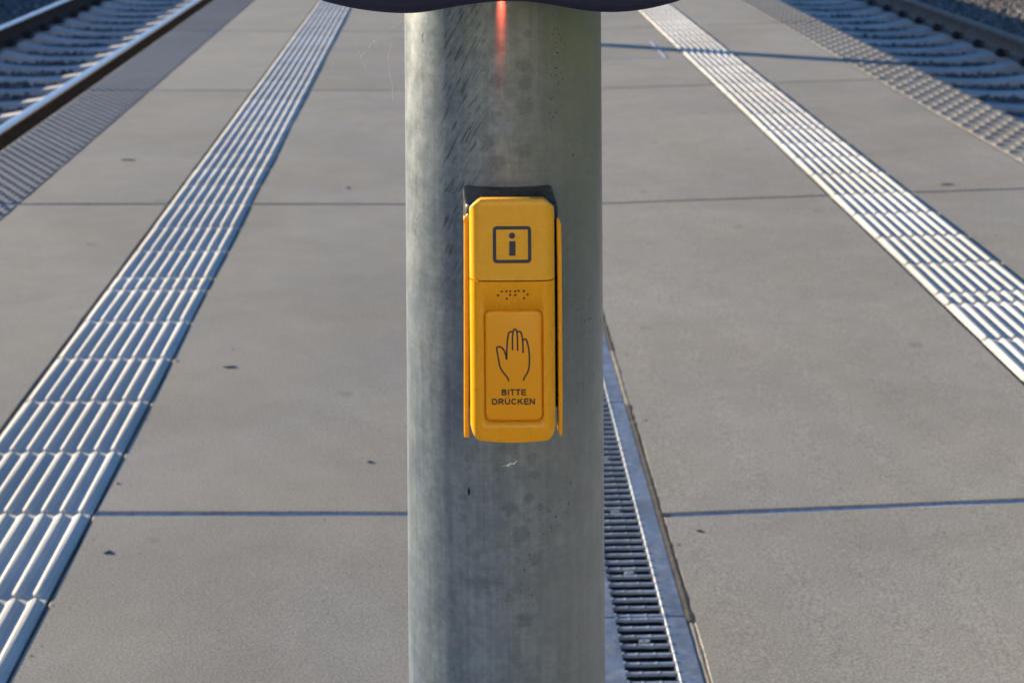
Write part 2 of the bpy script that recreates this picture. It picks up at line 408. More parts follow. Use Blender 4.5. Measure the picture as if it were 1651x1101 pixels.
# ------------------------------------------------------------------ slot drain
dr = link('drainage_channel', None, None, MR)
tag(dr, 'galvanised slot drain with ladder-like grating running along the platform beside the post', 'drain')
DX0, DX1 = 0.190, 0.374; SX0, SX1 = 0.255, 0.337
b = MB()
b.box(DX0+0.01, SX0-0.006, -9.5, 27, -0.2, -0.02); b.box(SX1+0.006, DX1-0.01, -9.5, 27, -0.2, -0.02); b.box(SX0-0.006, SX1+0.006, -9.5, 27, -0.2, -0.15)
link('channel', b.mesh('channel', M['base']), dr)
PIT = 0.0285; MOD = 1.0
y = 2.617-2.0
def bar_mesh():
    w0 = SX1-SX0; v = []; f = []
    xs = [(0,.0012),(.003,.0012),(.004,-.0012),(.022,-.0012),(.0232,-.0006),(.0262,-.0006),(.0274,-.0012),(.0505,-.0012),(.0517,-.0006),(.0547,-.0006),(.0559,-.0012),(w0,-.0012)]
    for x, z in xs:
        for (yy, z2) in ((0,-.0055),(0,z-.0014),(.0014,z),(.0064,z),(.0078,z-.0014),(.0078,-.0055)): v.append((SX0+x, yy, z2))
    for j in range(len(xs)-1):
        for k in range(6): f.append((j*6+k, j*6+(k+1) % 6, (j+1)*6+(k+1) % 6, (j+1)*6+k)[::-1])
    f.append(tuple(range(6))); f.append(tuple((len(xs)-1)*6+k for k in range(6))[::-1])
    return mesh('bar', v, f, M['bar'])
barmesh = bar_mesh()
b = MB(); b.tube([(SX1+0.003, 0.004, -0.003), (SX1+0.003, 0.004, 0.0003), (SX1+0.003, 0.004, 0.0010)], [0.0030, 0.0030, 0.0016], 8)
knobm = b.mesh('knob', M['drainknob'], 40)
# oval lock eyes
b = MB()
ov = [(0.009*math.cos(2*PI*k/14), 0.0045*math.sin(2*PI*k/14)) for k in range(14)]
vi = [(x*.45, yy*.45) for x, yy in ov]
n = 14
b.add([(p[0], p[1], -0.0015) for p in ov]+[(p[0], p[1], -0.0015) for p in vi]+[(p[0], p[1], -0.008) for p in vi]+[(p[0], p[1], -0.008) for p in ov],
      [(k, (k+1) % n, n+(k+1) % n, n+k) for k in range(n)]+[(n+k, n+(k+1) % n, 2*n+(k+1) % n, 2*n+k) for k in range(n)]+[(3*n+k, 3*n+(k+1) % n, (k+1) % n, k) for k in range(n)]+[tuple(2*n+k for k in range(n))])
eyem = b.mesh('lock_eye', M['drainknob'])
secs = [0.617, 1.617, 2.617, 3.617, 4.617, 5.617, 6.617, 7.617, 8.617, 9.617, 10.617, 11.617]
for si, y0 in enumerate(secs):
    b = MB()
    b.box(DX0, SX0, y0+0.001, y0+MOD-0.001, -0.022, 0.0, 0.0016); b.box(SX1, DX1, y0+0.001, y0+MOD-0.001, -0.022, 0.0, 0.0016)
    gr = link('grating_section', b.mesh('grating_section', M['drain']), dr, Matrix.Identity(4))
    nb = int(MOD/PIT)
    if 1.5 < y0 < 6.5:
        for i in range(nb+1):
            yy = y0+0.004+i*PIT*(MOD-0.012)/(PIT*nb)
            link('bar', barmesh, gr, Matrix.Translation((0, yy, 0)))
            link('knob', knobm, gr, Matrix.Translation((0, yy, 0)))
            if i % 9 == 5: link('lock_eye', eyem, gr, Matrix.Translation(((SX0+SX1)/2, yy+PIT*0.62, 0)))
    else:
        b = MB()
        for i in range(nb+1):
            yy = y0+0.004+i*(MOD-0.012)/nb; b.box(SX0, SX1, yy, yy+0.0085, -0.010, -0.0012)
        tag(link('grating_bars', b.mesh('grating_bars', M['drain']), gr), kind='stuff')
crumb_strip(0.374, 0.3878, 0.3, 2.60, -0.0008, M['sealant'], MR, 'sealant_strip', 11)
crumb_strip(0.374, 0.3892, 2.60, 3.60, 0.0008, M['moss'], MR, 'joint_filler', 12)
crumb_strip(0.3735, 0.3878, 3.60, 3.98, 0.0005, M['sealant'], MR, 'sealant_strip', 13)
crumb_strip(0.3735, 0.3885, 3.98, 26, 0.0006, M['moss'], MR, 'joint_filler', 14)
crumb_strip(0.155, 0.200, 0.3, 26, -0.012, M['moss'], ML, 'joint_filler', 15)

# ------------------------------------------------------------------ inspection cover
ic = link('inspection_cover', None, None, MR)
tag(ic, 'flush concrete filled inspection cover let into the paving behind the post', 'manhole cover')
x0, x1, y0, y1 = 0.60, 1.215, 9.25, 10.02
b = MB()
for a in ((x0, x1, y0, y0+0.02), (x0, x1, y1-0.02, y1), (x0, x0+0.02, y0+0.02, y1-0.02), (x1-0.02, x1, y0+0.02, y1-0.02)): b.box(a[0], a[1], a[2], a[3], -0.03, 0.002, 0.0008)
link('frame', b.mesh('frame', M['joint']), ic)
link('infill', MB().box(x0+0.026, x1-0.026, y0+0.026, y1-0.026, -0.03, 0.003, 0.002).mesh('infill', M['slab']), ic)

# ------------------------------------------------------------------ railway tracks
def rail_mesh(y0, y1, topmat, sidemat):
    P = [(-.075,0),(-.075,.010),(-.03,.018),(-.010,.032),(-.008,.118),(-.016,.130),(-.036,.136),(-.0365,.160),(-.031,.170),(-.015,.1722),
         (.015,.1722),(.031,.170),(.0365,.160),(.036,.136),(.016,.130),(.008,.118),(.010,.032),(.03,.018),(.075,.010),(.075,0)]
    v = []; f = []; mi = []; n = len(P)
    yy = np.arange(y0, y1+0.1, 1.5)
    for y in yy:
        for x, z in P: v.append((x, y, z))
    for j in range(len(yy)-1):
        for k in range(n):
            f.append((j*n+k, j*n+(k+1) % n, (j+1)*n+(k+1) % n, (j+1)*n+k)[::-1]); mi.append(0 if 7 <= k <= 11 else 1)
    f.append(tuple(range(n))); mi.append(1); f.append(tuple((len(yy)-1)*n+k for k in range(n))[::-1]); mi.append(1)
    me = mesh('rail', v, f, [topmat, sidemat], 40, mi); return me
def sleeper_mesh():
    st = [(-1.30,-.035),(-1.22,-.012),(-1.0,.0),(-.93,.004),(-.905,-.012),(-.75,-.012),(-.60,-.012),(-.575,.006),(-.565,.020),(-.54,.024),(-.50,.018),(-.40,-.004),(-.28,-.022),(-.12,-.032),(0,-.034)]
    st = st + [(-x, z) for x, z in st[-2::-1]]
    v = []; f = []
    for x, z in st:
        ww = 0.072 + 0.012*abs(x)/1.3
        for (yy, zz) in ((-.15,-.24),(-.105,z-.05),(-ww-.012,z-.012),(-ww,z),(ww,z),(ww+.012,z-.012),(.105,z-.05),(.15,-.24)): v.append((x, yy, zz))
    n = 8
    for j in range(len(st)-1):
        for k in range(n): f.append((j*n+k, (j+1)*n+k, (j+1)*n+(k+1) % n, j*n+(k+1) % n)[::-1])
    f.append(tuple(range(n))); f.append(tuple((len(st)-1)*n+k for k in range(n))[::-1])
    return mesh('sleeper', v, f, M['sleeper'], 35)
SM = sleeper_mesh()
b = MB(); b.box(0.078, 0.145, -0.062, 0.062, -0.012, 0.018, 0.006)
b.tube([(0.14,-0.05,0.02),(0.10,-0.055,0.045),(0.055,-0.045,0.036),(0.085,-0.015,0.04),(0.13,-0.012,0.03),(0.13,0.012,0.03),(0.085,0.015,0.04),(0.055,0.045,0.036),(0.10,0.055,0.045),(0.14,0.05,0.02)], 0.0075, 6)
b.tube([(0.112,0,0.0),(0.112,0,0.05),(0.112,0,0.062)], [0.02,0.02,0.013], 6)
CM = b.mesh('rail_clip', M['clip'], 40)
def track(F, xc, zseat, y0, y1, sp, ph, topm, sidem, label, far_first=0):
    t = link('railway_track', None, None, F @ Matrix.Translation((xc, 0, zseat)))
    tag(t, label, 'railway track')
    rm = rail_mesh(y0, y1, topm, sidem)
    for sgn in (-1, 1): link('rail', rm, t, Matrix.Translation((sgn*0.75, 0, 0)))
    y = y0+ph
    while y < y1:
        s = link('sleeper', SM, t, Matrix.Translation((random.uniform(-.008, .008), y, -0.006)) @ Matrix.Rotation(random.uniform(-.008, .008), 4, 'Z'))
        for sgn in (-1, 1):
            for q in (-1, 1):
                m = Matrix.Translation((sgn*0.75, 0, 0)) @ (Matrix.Rotation(PI, 4, 'Z') if q < 0 else Matrix.Identity(4))
                link('rail_clip', CM, s, m)
        y += sp
    return t
LZ = -0.638; RZ = -0.592
track(ML, -3.467, LZ, 2.59, 26, 0.63, 0.35, M['railtop'], M['rust'], 'railway track with shiny worn rail heads to the left of the platform')
track(MRF, 4.20, RZ, 2.35, 26, 0.63, 0.30, M['rustlight'], M['rustlight'], 'shaded railway track with brown dull rails to the right of the platform')

# ballast stones
def stones(name, label, x0, x1, y0, y1, xc, zseat, ph, F, warm, seed, shoulder, ys0):
    r = np.random.default_rng(seed); sp = 0.043
    xs = np.arange(x0, x1, sp); yy = np.arange(y0, y1, sp)
    X, Y = np.meshgrid(xs, yy); X = X.ravel()+r.uniform(-.02, .02, X.size); Y = Y.ravel()+r.uniform(-.02, .02, Y.size)
    dyn = np.abs(((Y-(ys0+ph)+0.315) % 0.63)-0.315); dx = np.abs(X-xc)
    keep = ~((dyn < 0.085) & (dx < 1.30))
    keep &= ~((np.abs(dx-0.75) < 0.06))
    X, Y, dyn, dx = X[keep], Y[keep], dyn[keep], dx[keep]
    Z = zseat-0.082 + 0.03*np.clip((dx-0.6), 0, 0.5) + 0.018*np.clip((0.16-dyn)/0.1, 0, 1)*0 + r.uniform(-.014, .014, X.size)
    Z += shoulder(X)
    n = X.size; R = r.uniform(0.017, 0.033, n)
    bm = bmesh.new(); bmesh.ops.create_icosphere(bm, subdivisions=1, radius=1.0)
    bv = np.array([v.co[:] for v in bm.verts]); bf = np.array([[v.index for v in f_.verts] for f_ in bm.faces]); bm.free()
    nv = len(bv); nf = len(bf)
    V = bv[None]*(1+r.uniform(-.32, .28, (n, nv, 1)))
    sc = r.uniform(0.65, 1.25, (n, 1, 3)); V = V*sc
    a = r.uniform(0, 6.28, n); bq = r.uniform(-1, 1, n)
    ca, sa = np.cos(a)[:, None], np.sin(a)[:, None]; cb, sb = np.cos(bq)[:, None], np.sin(bq)[:, None]
    x, yv, z = V[..., 0], V[..., 1], V[..., 2]
    yv, z = yv*cb-z*sb, yv*sb+z*cb; x, yv = x*ca-yv*sa, x*sa+yv*ca
    V = np.stack([x, yv, z], -1)*R[:, None, None] + np.stack([X, Y, Z], -1)[:, None, :]
    V = V.reshape(-1, 3)
    Fc = (bf[None] + (np.arange(n)*nv)[:, None, None]).reshape(-1, 3)
    me = bpy.data.meshes.new(name)
    me.vertices.add(len(V)); me.vertices.foreach_set('co', V.ravel())
    me.loops.add(Fc.size); me.loops.foreach_set('vertex_index', Fc.ravel().astype(np.int32))
    me.polygons.add(len(Fc)); me.polygons.foreach_set('loop_start', np.arange(0, Fc.size, 3, dtype=np.int32))
    me.update(calc_edges=True); me.validate()
    col = me.color_attributes.new('tint', 'FLOAT_COLOR', 'POINT')
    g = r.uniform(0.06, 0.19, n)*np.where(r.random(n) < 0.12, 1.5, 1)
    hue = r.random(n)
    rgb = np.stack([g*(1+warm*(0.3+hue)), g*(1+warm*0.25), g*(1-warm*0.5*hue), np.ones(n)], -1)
    col.data.foreach_set('color', np.repeat(rgb, nv, 0).ravel().astype(np.float32))
    me.materials.append(M['stone'])
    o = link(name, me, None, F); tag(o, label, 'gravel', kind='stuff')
def shL(x): return 0.45*np.clip((-5.2-x), 0, 2)**1.1
def shR(x): return 0.05*np.clip((x-5.2), 0, 1.2) - 0.0*x
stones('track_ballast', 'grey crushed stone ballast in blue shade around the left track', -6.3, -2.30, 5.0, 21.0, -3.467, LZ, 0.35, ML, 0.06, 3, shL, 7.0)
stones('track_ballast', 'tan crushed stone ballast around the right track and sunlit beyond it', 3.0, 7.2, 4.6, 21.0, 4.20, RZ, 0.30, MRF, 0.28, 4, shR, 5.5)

# grass behind the right-hand ballast
def grass():
    r = random.Random(5); v = []; f = []
    for _ in range(9000):
        y = r.uniform(8, 24); x = r.uniform(6.9, 8.8) + YAW*y + 0.15*math.sin(y*2.1)
        z = -0.64 + min(0.1, 0.1*(x-6.9)); h = r.uniform(.05, .16); a = r.uniform(0, 6.28); lx, ly = r.uniform(-.05, .05), r.uniform(-.05, .05)
        wx, wy = .004*math.cos(a), .004*math.sin(a); i = len(v)
        v += [(x-wx, y-wy, z), (x+wx, y+wy, z), (x+wx*.7+lx*.4, y+wy*.7+ly*.4, z+h*.6), (x-wx*.7+lx*.4, y-wy*.7+ly*.4, z+h*.6), (x+lx, y+ly, z+h)]
        f += [(i, i+1, i+2, i+3), (i+3, i+2, i+4)]
    tag(link('grass', mesh('grass', v, f, M['grass'])), 'rough green grass beyond the ballast at the far right', 'grass', kind='stuff')
grass()

# ------------------------------------------------------------------ steel post
PX, PY, PR = 0.0593, 1.317, 0.084
LEAN = math.radians(0.37)
MP = Matrix.Translation((PX, PY, 0.884)) @ Matrix.Rotation(-LEAN, 4, 'Y')     # post frame: origin mid-picture, z up the post
MPI = MP.inverted()
def pole_uv(px, py):
    """photo pixel -> (arc length, height) on the post surface"""
    d = Vector(((px-702)/2477, 1, -(py+251)/2477)); o = MPI @ Vector((0, 0, CH)); d = MPI.to_3x3() @ d
    a = d.x**2+d.y**2; b_ = 2*(o.x*d.x+o.y*d.y); c = o.x**2+o.y**2-PR**2
    t = (-b_-math.sqrt(max(0, b_*b_-4*a*c)))/(2*a); p = o+d*t
    return (math.atan2(p.x, -p.y)*PR, p.z)

def pole_mat():
    g = NT('galvanised_post')
    uv = g.n('ShaderNodeUVMap', uv_map='UVMap').outputs[0]
    sep = g.n('ShaderNodeSeparateXYZ'); g.put(uv, sep.inputs[0]); U, V = sep.outputs[0], sep.outputs[1]
    # zinc mottling: two greys in cloudy patches with curved edges, plus fine spangle and drawing lines
    n1 = g.noise(g.map(uv, (1, 0.6, 1)), 30, 7, 0.72, 0.35)
    c = g.mix(g.ramp(n1, 0.36, 0.64), (0.185, 0.240, 0.285), (0.265, 0.325, 0.360))
    n2 = g.noise(g.map(uv, (1, 1, 1), loc=(5, 2, 0)), 9, 3, 0.5, 1.5)
    c = g.mix(g.math('MULTIPLY', g.ramp(n2, 0.54, 0.57), 0.16), c, (0.30, 0.33, 0.35))
    n3 = g.noise(g.map(uv, (1, 1, 1), loc=(11, 7, 0)), 14, 4, 0.55, 2.2)
    c = g.mix(g.math('MULTIPLY', g.ramp(n3, 0.55, 0.60), 0.22), c, (0.105, 0.125, 0.145))
    lines = g.noise(g.map(uv, (12, 260, 1)), 1.0, 4, 0.7, 0.3)
    c = g.mix(g.math('MULTIPLY', g.ramp(lines, 0.35, 0.75), 0.20), c, (0.10, 0.11, 0.125))
    spg = g.vor(g.map(uv, (1, 1, 1)), 230, 1)
    bw = g.n('ShaderNodeRGBToBW'); g.put(spg, bw.inputs[0])
    strk = g.noise(g.map(uv, (150, 5, 1)), 1.0, 3, 0.6, 0.2)
    kk_ = g.math('MULTIPLY', g.ramp(bw.outputs[0], 0.2, 0.8, 0.92, 1.08), g.ramp(strk, 0.3, 0.7, 0.88, 1.12))
    sc_ = g.n('ShaderNodeVectorMath', operation='SCALE'); g.put(c, sc_.inputs[0]); g.put(kk_, sc_.inputs[3]); c = sc_.outputs[0]
    # slanted abrasion marks at upper left
    diag = g.noise(g.map(g.map(uv, rot=(0, 0, math.radians(30))), (400, 42, 1)), 1.0, 3, 0.6, 0.2)
    dm = g.math('MULTIPLY', g.ramp(diag, 0.50, 0.68), g.math('MULTIPLY', g.ramp(U, -0.066, -0.052), g.math('MULTIPLY', g.ramp(U, -0.004, -0.03), g.ramp(V, -0.02, 0.12))))
    c = g.mix(g.math('MULTIPLY', dm, 0.8), c, (0.06, 0.075, 0.08))
    # green reflection of foliage painted on the right flank, strongest near the top
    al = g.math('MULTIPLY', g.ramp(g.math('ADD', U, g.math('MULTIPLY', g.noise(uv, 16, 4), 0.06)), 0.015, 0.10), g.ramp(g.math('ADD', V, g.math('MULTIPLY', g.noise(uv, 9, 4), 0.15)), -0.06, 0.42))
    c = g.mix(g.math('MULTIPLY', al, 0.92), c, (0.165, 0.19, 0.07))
    wm = g.math('MULTIPLY', g.ramp(g.math('ADD', U, g.math('MULTIPLY', g.noise(uv, 13, 4), 0.05)), 0.0, 0.09), g.ramp(V, 0.45, -0.05, 0.4, 1.0))  # warm ground reflection painted in as tan, stronger lower down
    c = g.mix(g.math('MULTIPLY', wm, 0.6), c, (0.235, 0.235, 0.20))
    # round finger smudges in two columns
    wob = g.noise(uv, 85, 2, 0.5); wob2 = g.noise(uv, 240, 3, 0.6)
    acc = None
    for (px, py, rx) in ((799,77,14),(843,104,13),(797,128,12),(846,136,14),(799,192,12),(846,172,15),(786,232,10),(843,242,13),(802,262,15),(851,55,9),
                         (818,724,14),(858,738,10),(862,765,9),(855,805,10),(870,818,7),(838,862,16),(866,898,13),(848,1000,14),(822,820,13),(822,965,10)):
        u, v = pole_uv(px, py); r = rx*0.5e-3
        d = g.math('SQRT', g.math('ADD', g.math('POWER', g.math('ADD', U, -u), 2.0), g.math('POWER', g.math('ADD', V, -v), 2.0)))
        d = g.math('ADD', g.math('DIVIDE', d, r), g.math('MULTIPLY', g.math('ADD', wob, -0.5), 1.6))
        d = g.math('ADD', d, g.math('MULTIPLY', g.math('ADD', wob2, -0.5), 1.5))
        k = g.ramp(d, 0.6, 1.15, 1.0, 0.0)
        acc = k if acc is None else g.math('MAXIMUM', acc, k)
    c = g.mix(g.math('MULTIPLY', acc, 0.34), c, (0.07, 0.08, 0.095))
    # pale patches: worn heart below the lamp, big drop shape low down, white flaps bottom left
    acc = None
    for (px, py, rx, ry, kk) in ((808,196,7,7,1),(820,204,8,10,1),(744,160,5,6,.6),(793,1030,28,38,.35),(775,1060,34,28,.3),(683,975,14,22,.5),(668,1085,12,22,.8),(672,500,18,30,.45),(684,470,9,22,.4)):
        u, v = pole_uv(px, py)
        d = g.math('SQRT', g.math('ADD', g.math('POWER', g.math('DIVIDE', g.math('ADD', U, -u), rx*0.5e-3*(1.0 if px > 700 else 1.9)), 2.0), g.math('POWER', g.math('DIVIDE', g.math('ADD', V, -v), ry*0.5e-3), 2.0)))
        d = g.math('ADD', d, g.math('ADD', g.math('MULTIPLY', g.math('ADD', wob, -0.5), 2.0), g.math('MULTIPLY', g.math('ADD', wob2, -0.5), 2.4)))
        k = g.math('MULTIPLY', g.ramp(d, 0.6, 1.15, 1.0, 0.0), kk)
        acc = k if acc is None else g.math('MAXIMUM', acc, k)
    c = g.mix(g.math('MULTIPLY', acc, 0.75), c, (0.24, 0.30, 0.38))
    # black pitting in two vertical bands
    pit = g.ramp(g.noise(g.map(uv, (1, .6, 1)), 420, 2, 0.5), 0.62, 0.68)
    pm = g.math('MULTIPLY', pit, g.ramp(g.noise(g.map(uv, (1, .35, 1), loc=(2, 3, 0)), 30, 3, 0.6), 0.50, 0.62))
    pm = g.math('MULTIPLY', pm, g.ramp(U, -0.01, 0.02))
    c = g.mix(g.math('MULTIPLY', pm, 0.85), c, (0.03, 0.035, 0.035))
    # light scratches
    sc = g.ramp(g.noise(g.map(g.map(uv, rot=(0, 0, math.radians(-24))), (700, 45, 1)), 1.0, 2, 0.5), 0.70, 0.74)
    sc = g.math('MULTIPLY', sc, g.ramp(g.noise(uv, 12, 2), 0.56, 0.64))
    c = g.mix(g.math('MULTIPLY', sc, 0.5), c, (0.6, 0.62, 0.6))
    r = g.ramp(g.noise(uv, 40, 4, 0.65), 0.3, 0.7, 0.34, 0.44)
    r = g.math('ADD', r, g.math('MULTIPLY', dm, 0.2))
    h = g.math('ADD', g.math('MULTIPLY', g.noise(uv, 620, 3, 0.6), 0.5), g.math('ADD', g.math('MULTIPLY', n1, 0.1), g.math('MULTIPLY', dm, -0.8)))
    return g.set(c, r, 0.18, g.bump(h, 0.10, 0.0004), Specular_IOR_Level=0.5, Diffuse_Roughness=1.0)
def build_post():
    n = 128; v = []; f = []; uvs = []
    zs = [-0.884, -0.6, -0.3, 0.0, 0.3, 0.6, 0.9]
    for z in zs:
        for k in range(n):
            t = 2*PI*k/n; v.append((PR*math.sin(t), -PR*math.cos(t), z))
    me_uv = []
    for j in range(len(zs)-1):
        for k in range(n):
            k2 = (k+1) % n
            f.append((j*n+k, j*n+k2, (j+1)*n+k2, (j+1)*n+k))
            u0 = (k if k < n/2 else k-n)*2*PI/n*PR; u1 = u0+2*PI/n*PR
            me_uv += [(u0, zs[j]), (u1, zs[j]), (u1, zs[j+1]), (u0, zs[j+1])]
    f.append(tuple((len(zs)-1)*n+k for k in range(n))); me_uv += [(0, 0)]*n
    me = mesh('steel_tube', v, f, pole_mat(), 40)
    ul = me.uv_layers.new(name='UVMap'); ul.data.foreach_set('uv', np.array(me_uv, dtype=np.float32).ravel())
    return me
post = link('steel_post', None, None, MP)
tag(post, 'round galvanised steel post in the middle with mottled grey zinc and a sunlit left edge', 'post')
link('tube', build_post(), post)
b = MB(); b.tube([(0,0,-0.884),(0,0,-0.872)], [0.15,0.15], 40); link('base_flange', b.mesh('base_flange', M['drain'], 40), post)
# black speck and white paint chip on the post
def on_post(px, py, off=0.0006):
    u, v = pole_uv(px, py); t = u/PR; return Vector(((PR+off)*math.sin(t), -(PR+off)*math.cos(t), v)), t
def blot(name, px, py, w_, h_, mat, ang=0.0, label=None, seed=0, n=10):
    p, t = on_post(px, py); r = random.Random(seed+px); v = [(0, -0.0006, 0)]; f = []
    for k in range(n):
        a = 2*PI*k/n; rr = r.uniform(.6, 1.25); v.append((w_*rr*math.cos(a), 0.0004, h_*rr*math.sin(a)))
    for k in range(n): f.append((0, 1+(k+1) % n, 1+k))
    o = link(name, mesh(name, v, f, mat), post, Matrix.Translation(p) @ Matrix.Rotation(t, 4, 'Z') @ Matrix.Rotation(ang, 4, 'Y'))
    if label: o['label'] = label
blot('dark_speck', 756, 791, 0.0012, 0.0032, M['black'])
wch = NT('white_paint_chip').set((0.85, 0.85, 0.82), 0.4)
for (px, py, w_, h_) in ((817,750,.0016,.0006),(822,748,.0022,.0009),(828,747,.0016,.0007),(820,751,.0007,.0013),(832,744,.0009,.0005),(813,751,.0014,.0003)): blot('paint_chip', px, py, w_, h_, wch, -0.35, seed=3)

# ------------------------------------------------------------------ yellow request button box
BX, BY, BZ = (827-702)/2477*1.165, 1.165, 0.95
MBX = Matrix.Translation((BX, BY, BZ)) @ Matrix.Rotation(-LEAN, 4, 'Y')       # box frame: y=0 is the front face
MBI = MBX.inverted()
def fpx(px, py, yl=0.0):
    """photo pixel -> x, z on the front face of the box"""
    o = MBI @ Vector((0, 0, CH)); d = MBI.to_3x3() @ Vector(((px-702)/2477, 1, -(py+251)/2477))
    t = (yl-o.y)/d.y; p = o+d*t; return (p.x, p.z)
box = link('request_button', None, None, MBX)
tag(box, 'yellow request button box with braille and a hand pictogram fixed to the steel post', 'push button')
def zz(py, yl=0.0): return fpx(827, py, yl)[1]
def sweep(name, stations, depth, r, mat, bow=0.0, tip=None, seg=6):
    """stations: (z, half width, front offset); profile has rounded vertical edges; faces -y"""
    v = []; f = []; n = None; H0 = max(q[1] for q in stations)
    ts = [-1+0.5*(1-math.cos(PI/2*k/seg)) for k in range(seg+1)]
    full = [-H0+r*(1-math.cos(PI/2*k/seg)) for k in range(seg+1)] + [-H0+r+(2*H0-2*r)*k/8 for k in range(1, 8)] + [H0-r*(1-math.cos(PI/2*(1-k/seg))) for k in range(seg+1)]
    for (z, hw, yo) in stations:
        P = [(-hw, depth)]
        for x in full:
            x = x*hw/H0; e = max(0.0, abs(x)-(H0-r))/r
            P.append((x, yo+r*(1-math.sqrt(max(0.0, 1-e*e)))))
        P.append((hw, depth)); n = len(P)
        for x, y_ in P:
            k = 1-(x/H0)**2
            v.append((x, y_-bow*k, z + (tip*k if tip and z == stations[-1][0] else 0)))
    for j in range(len(stations)-1):
        for k in range(n-1): f.append((j*n+k, j*n+k+1, (j+1)*n+k+1, (j+1)*n+k))
        f.append((j*n+n-1, j*n, (j+1)*n, (j+1)*n+n-1))
    f.append(tuple(range(n))[::-1]); f.append(tuple((len(stations)-1)*n+k for k in range(n)))
    # normals are fixed below
    me = mesh(name, v, f, mat, 32)
    bm = bmesh.new(); bm.from_mesh(me); bmesh.ops.recalc_face_normals(bm, faces=bm.faces); bm.to_mesh(me); bm.free()
    me.polygons.foreach_set('use_smooth', [True]*len(me.polygons)); me.set_sharp_from_angle(angle=math.radians(32))
    return me
HW = 0.0325
zt, zs_, zb = zz(323), zz(453), zz(709)
# upper cover with clipped top corners
st = [(zs_+0.0005, HW, 0.0), (zt-0.0090, HW, 0.0), (zt-0.0072, HW-0.0004, 0.0), (zt-0.0056, HW-0.0016, 0.0), (zt-0.0022, HW-0.0052, 0.0), (zt-0.0008, HW-0.0070, 0.0003), (zt-0.0001, HW-0.0088, 0.0014)]
link('upper_cover', sweep('upper_cover', st, 0.0095, 0.0088, M['yellow'], bow=0.0012, tip=0.0009), box)
# lower body
st = [(zs_-0.0005, HW, 0.0), (zb+0.009, HW, 0.0), (zb+0.0055, HW-0.0010, 0.0), (zb+0.0030, HW-0.0022, 0.0001), (zb+0.0012, HW-0.0036, 0.0004), (zb, HW-0.0056, 0.0014)]
low = sweep('lower_body', st, 0.0095, 0.0088, M['amber'], bow=0.0012, tip=-0.0022)
# push plate outline
def rrect(w_, h_, r, n=8):
    P = []
    for (cx, cz, a0) in ((w_/2-r, h_/2-r, 0), (-w_/2+r, h_/2-r, PI/2), (-w_/2+r, -h_/2+r, PI), (w_/2-r, -h_/2+r, 1.5*PI)):
        for k in range(n+1): a = a0+PI/2*k/n; P.append((cx+r*math.cos(a), cz+r*math.sin(a)))
    return P
xa, za = fpx(780, 499); xb, zb2 = fpx(877, 680)
PWc, PHc = (xa+xb)/2, (za+zb2)/2; PW, PH = xb-xa, za-zb2
def prism(P, levels, mat, name, cx=0, cz=0, smooth=35):
    """levels: (scale inset, y) front to back"""
    v = []; f = []; n = len(P)
    for ins, y_ in levels:
        for x, z in P:
            l = math.hypot(x, z); sx = (abs(x)-ins)/abs(x) if abs(x) > 1e-6 else 1; sz = (abs(z)-ins)/abs(z) if abs(z) > 1e-6 else 1
            v.append((cx+x*sx, y_, cz+z*sz))
    for j in range(len(levels)-1):
        for k in range(n): f.append((j*n+k, j*n+(k+1) % n, (j+1)*n+(k+1) % n, (j+1)*n+k))
    f.append(tuple(range(n))); f.append(tuple((len(levels)-1)*n+k for k in range(n))[::-1])
    me = mesh(name, v, f, mat, smooth)
    bm = bmesh.new(); bm.from_mesh(me); bmesh.ops.recalc_face_normals(bm, faces=bm.faces); bm.to_mesh(me); bm.free()
    me.polygons.foreach_set('use_smooth', [True]*len(me.polygons)); me.set_sharp_from_angle(angle=math.radians(smooth))
    return me
lo = link('lower_body', low, box)
cut = link('cutter', prism(rrect(PW, PH, 0.0055), [(0, -0.01), (0, 0.0032)], M['amber'], 'cutter', PWc, PHc), box)
md = lo.modifiers.new('b', 'BOOLEAN'); md.operation = 'DIFFERENCE'; md.object = cut; md.solver = 'EXACT'
bpy.context.view_layer.update()
dg = bpy.context.evaluated_depsgraph_get()
nm = bpy.data.meshes.new_from_object(lo.evaluated_get(dg)); lo.modifiers.clear(); lo.data = nm
cm = cut.data; bpy.data.objects.remove(cut); bpy.data.meshes.remove(cm)
btn = link('push_plate', prism(rrect(PW-0.0016, PH-0.0016, 0.0048), [(0.0022, -0.0006), (0.0012, -0.0003), (0.0003, 0.0006), (0, 0.0016), (0, 0.0030)], M['amber2'], 'push_plate', PWc-0.0001, PHc+0.0001, 50), box)
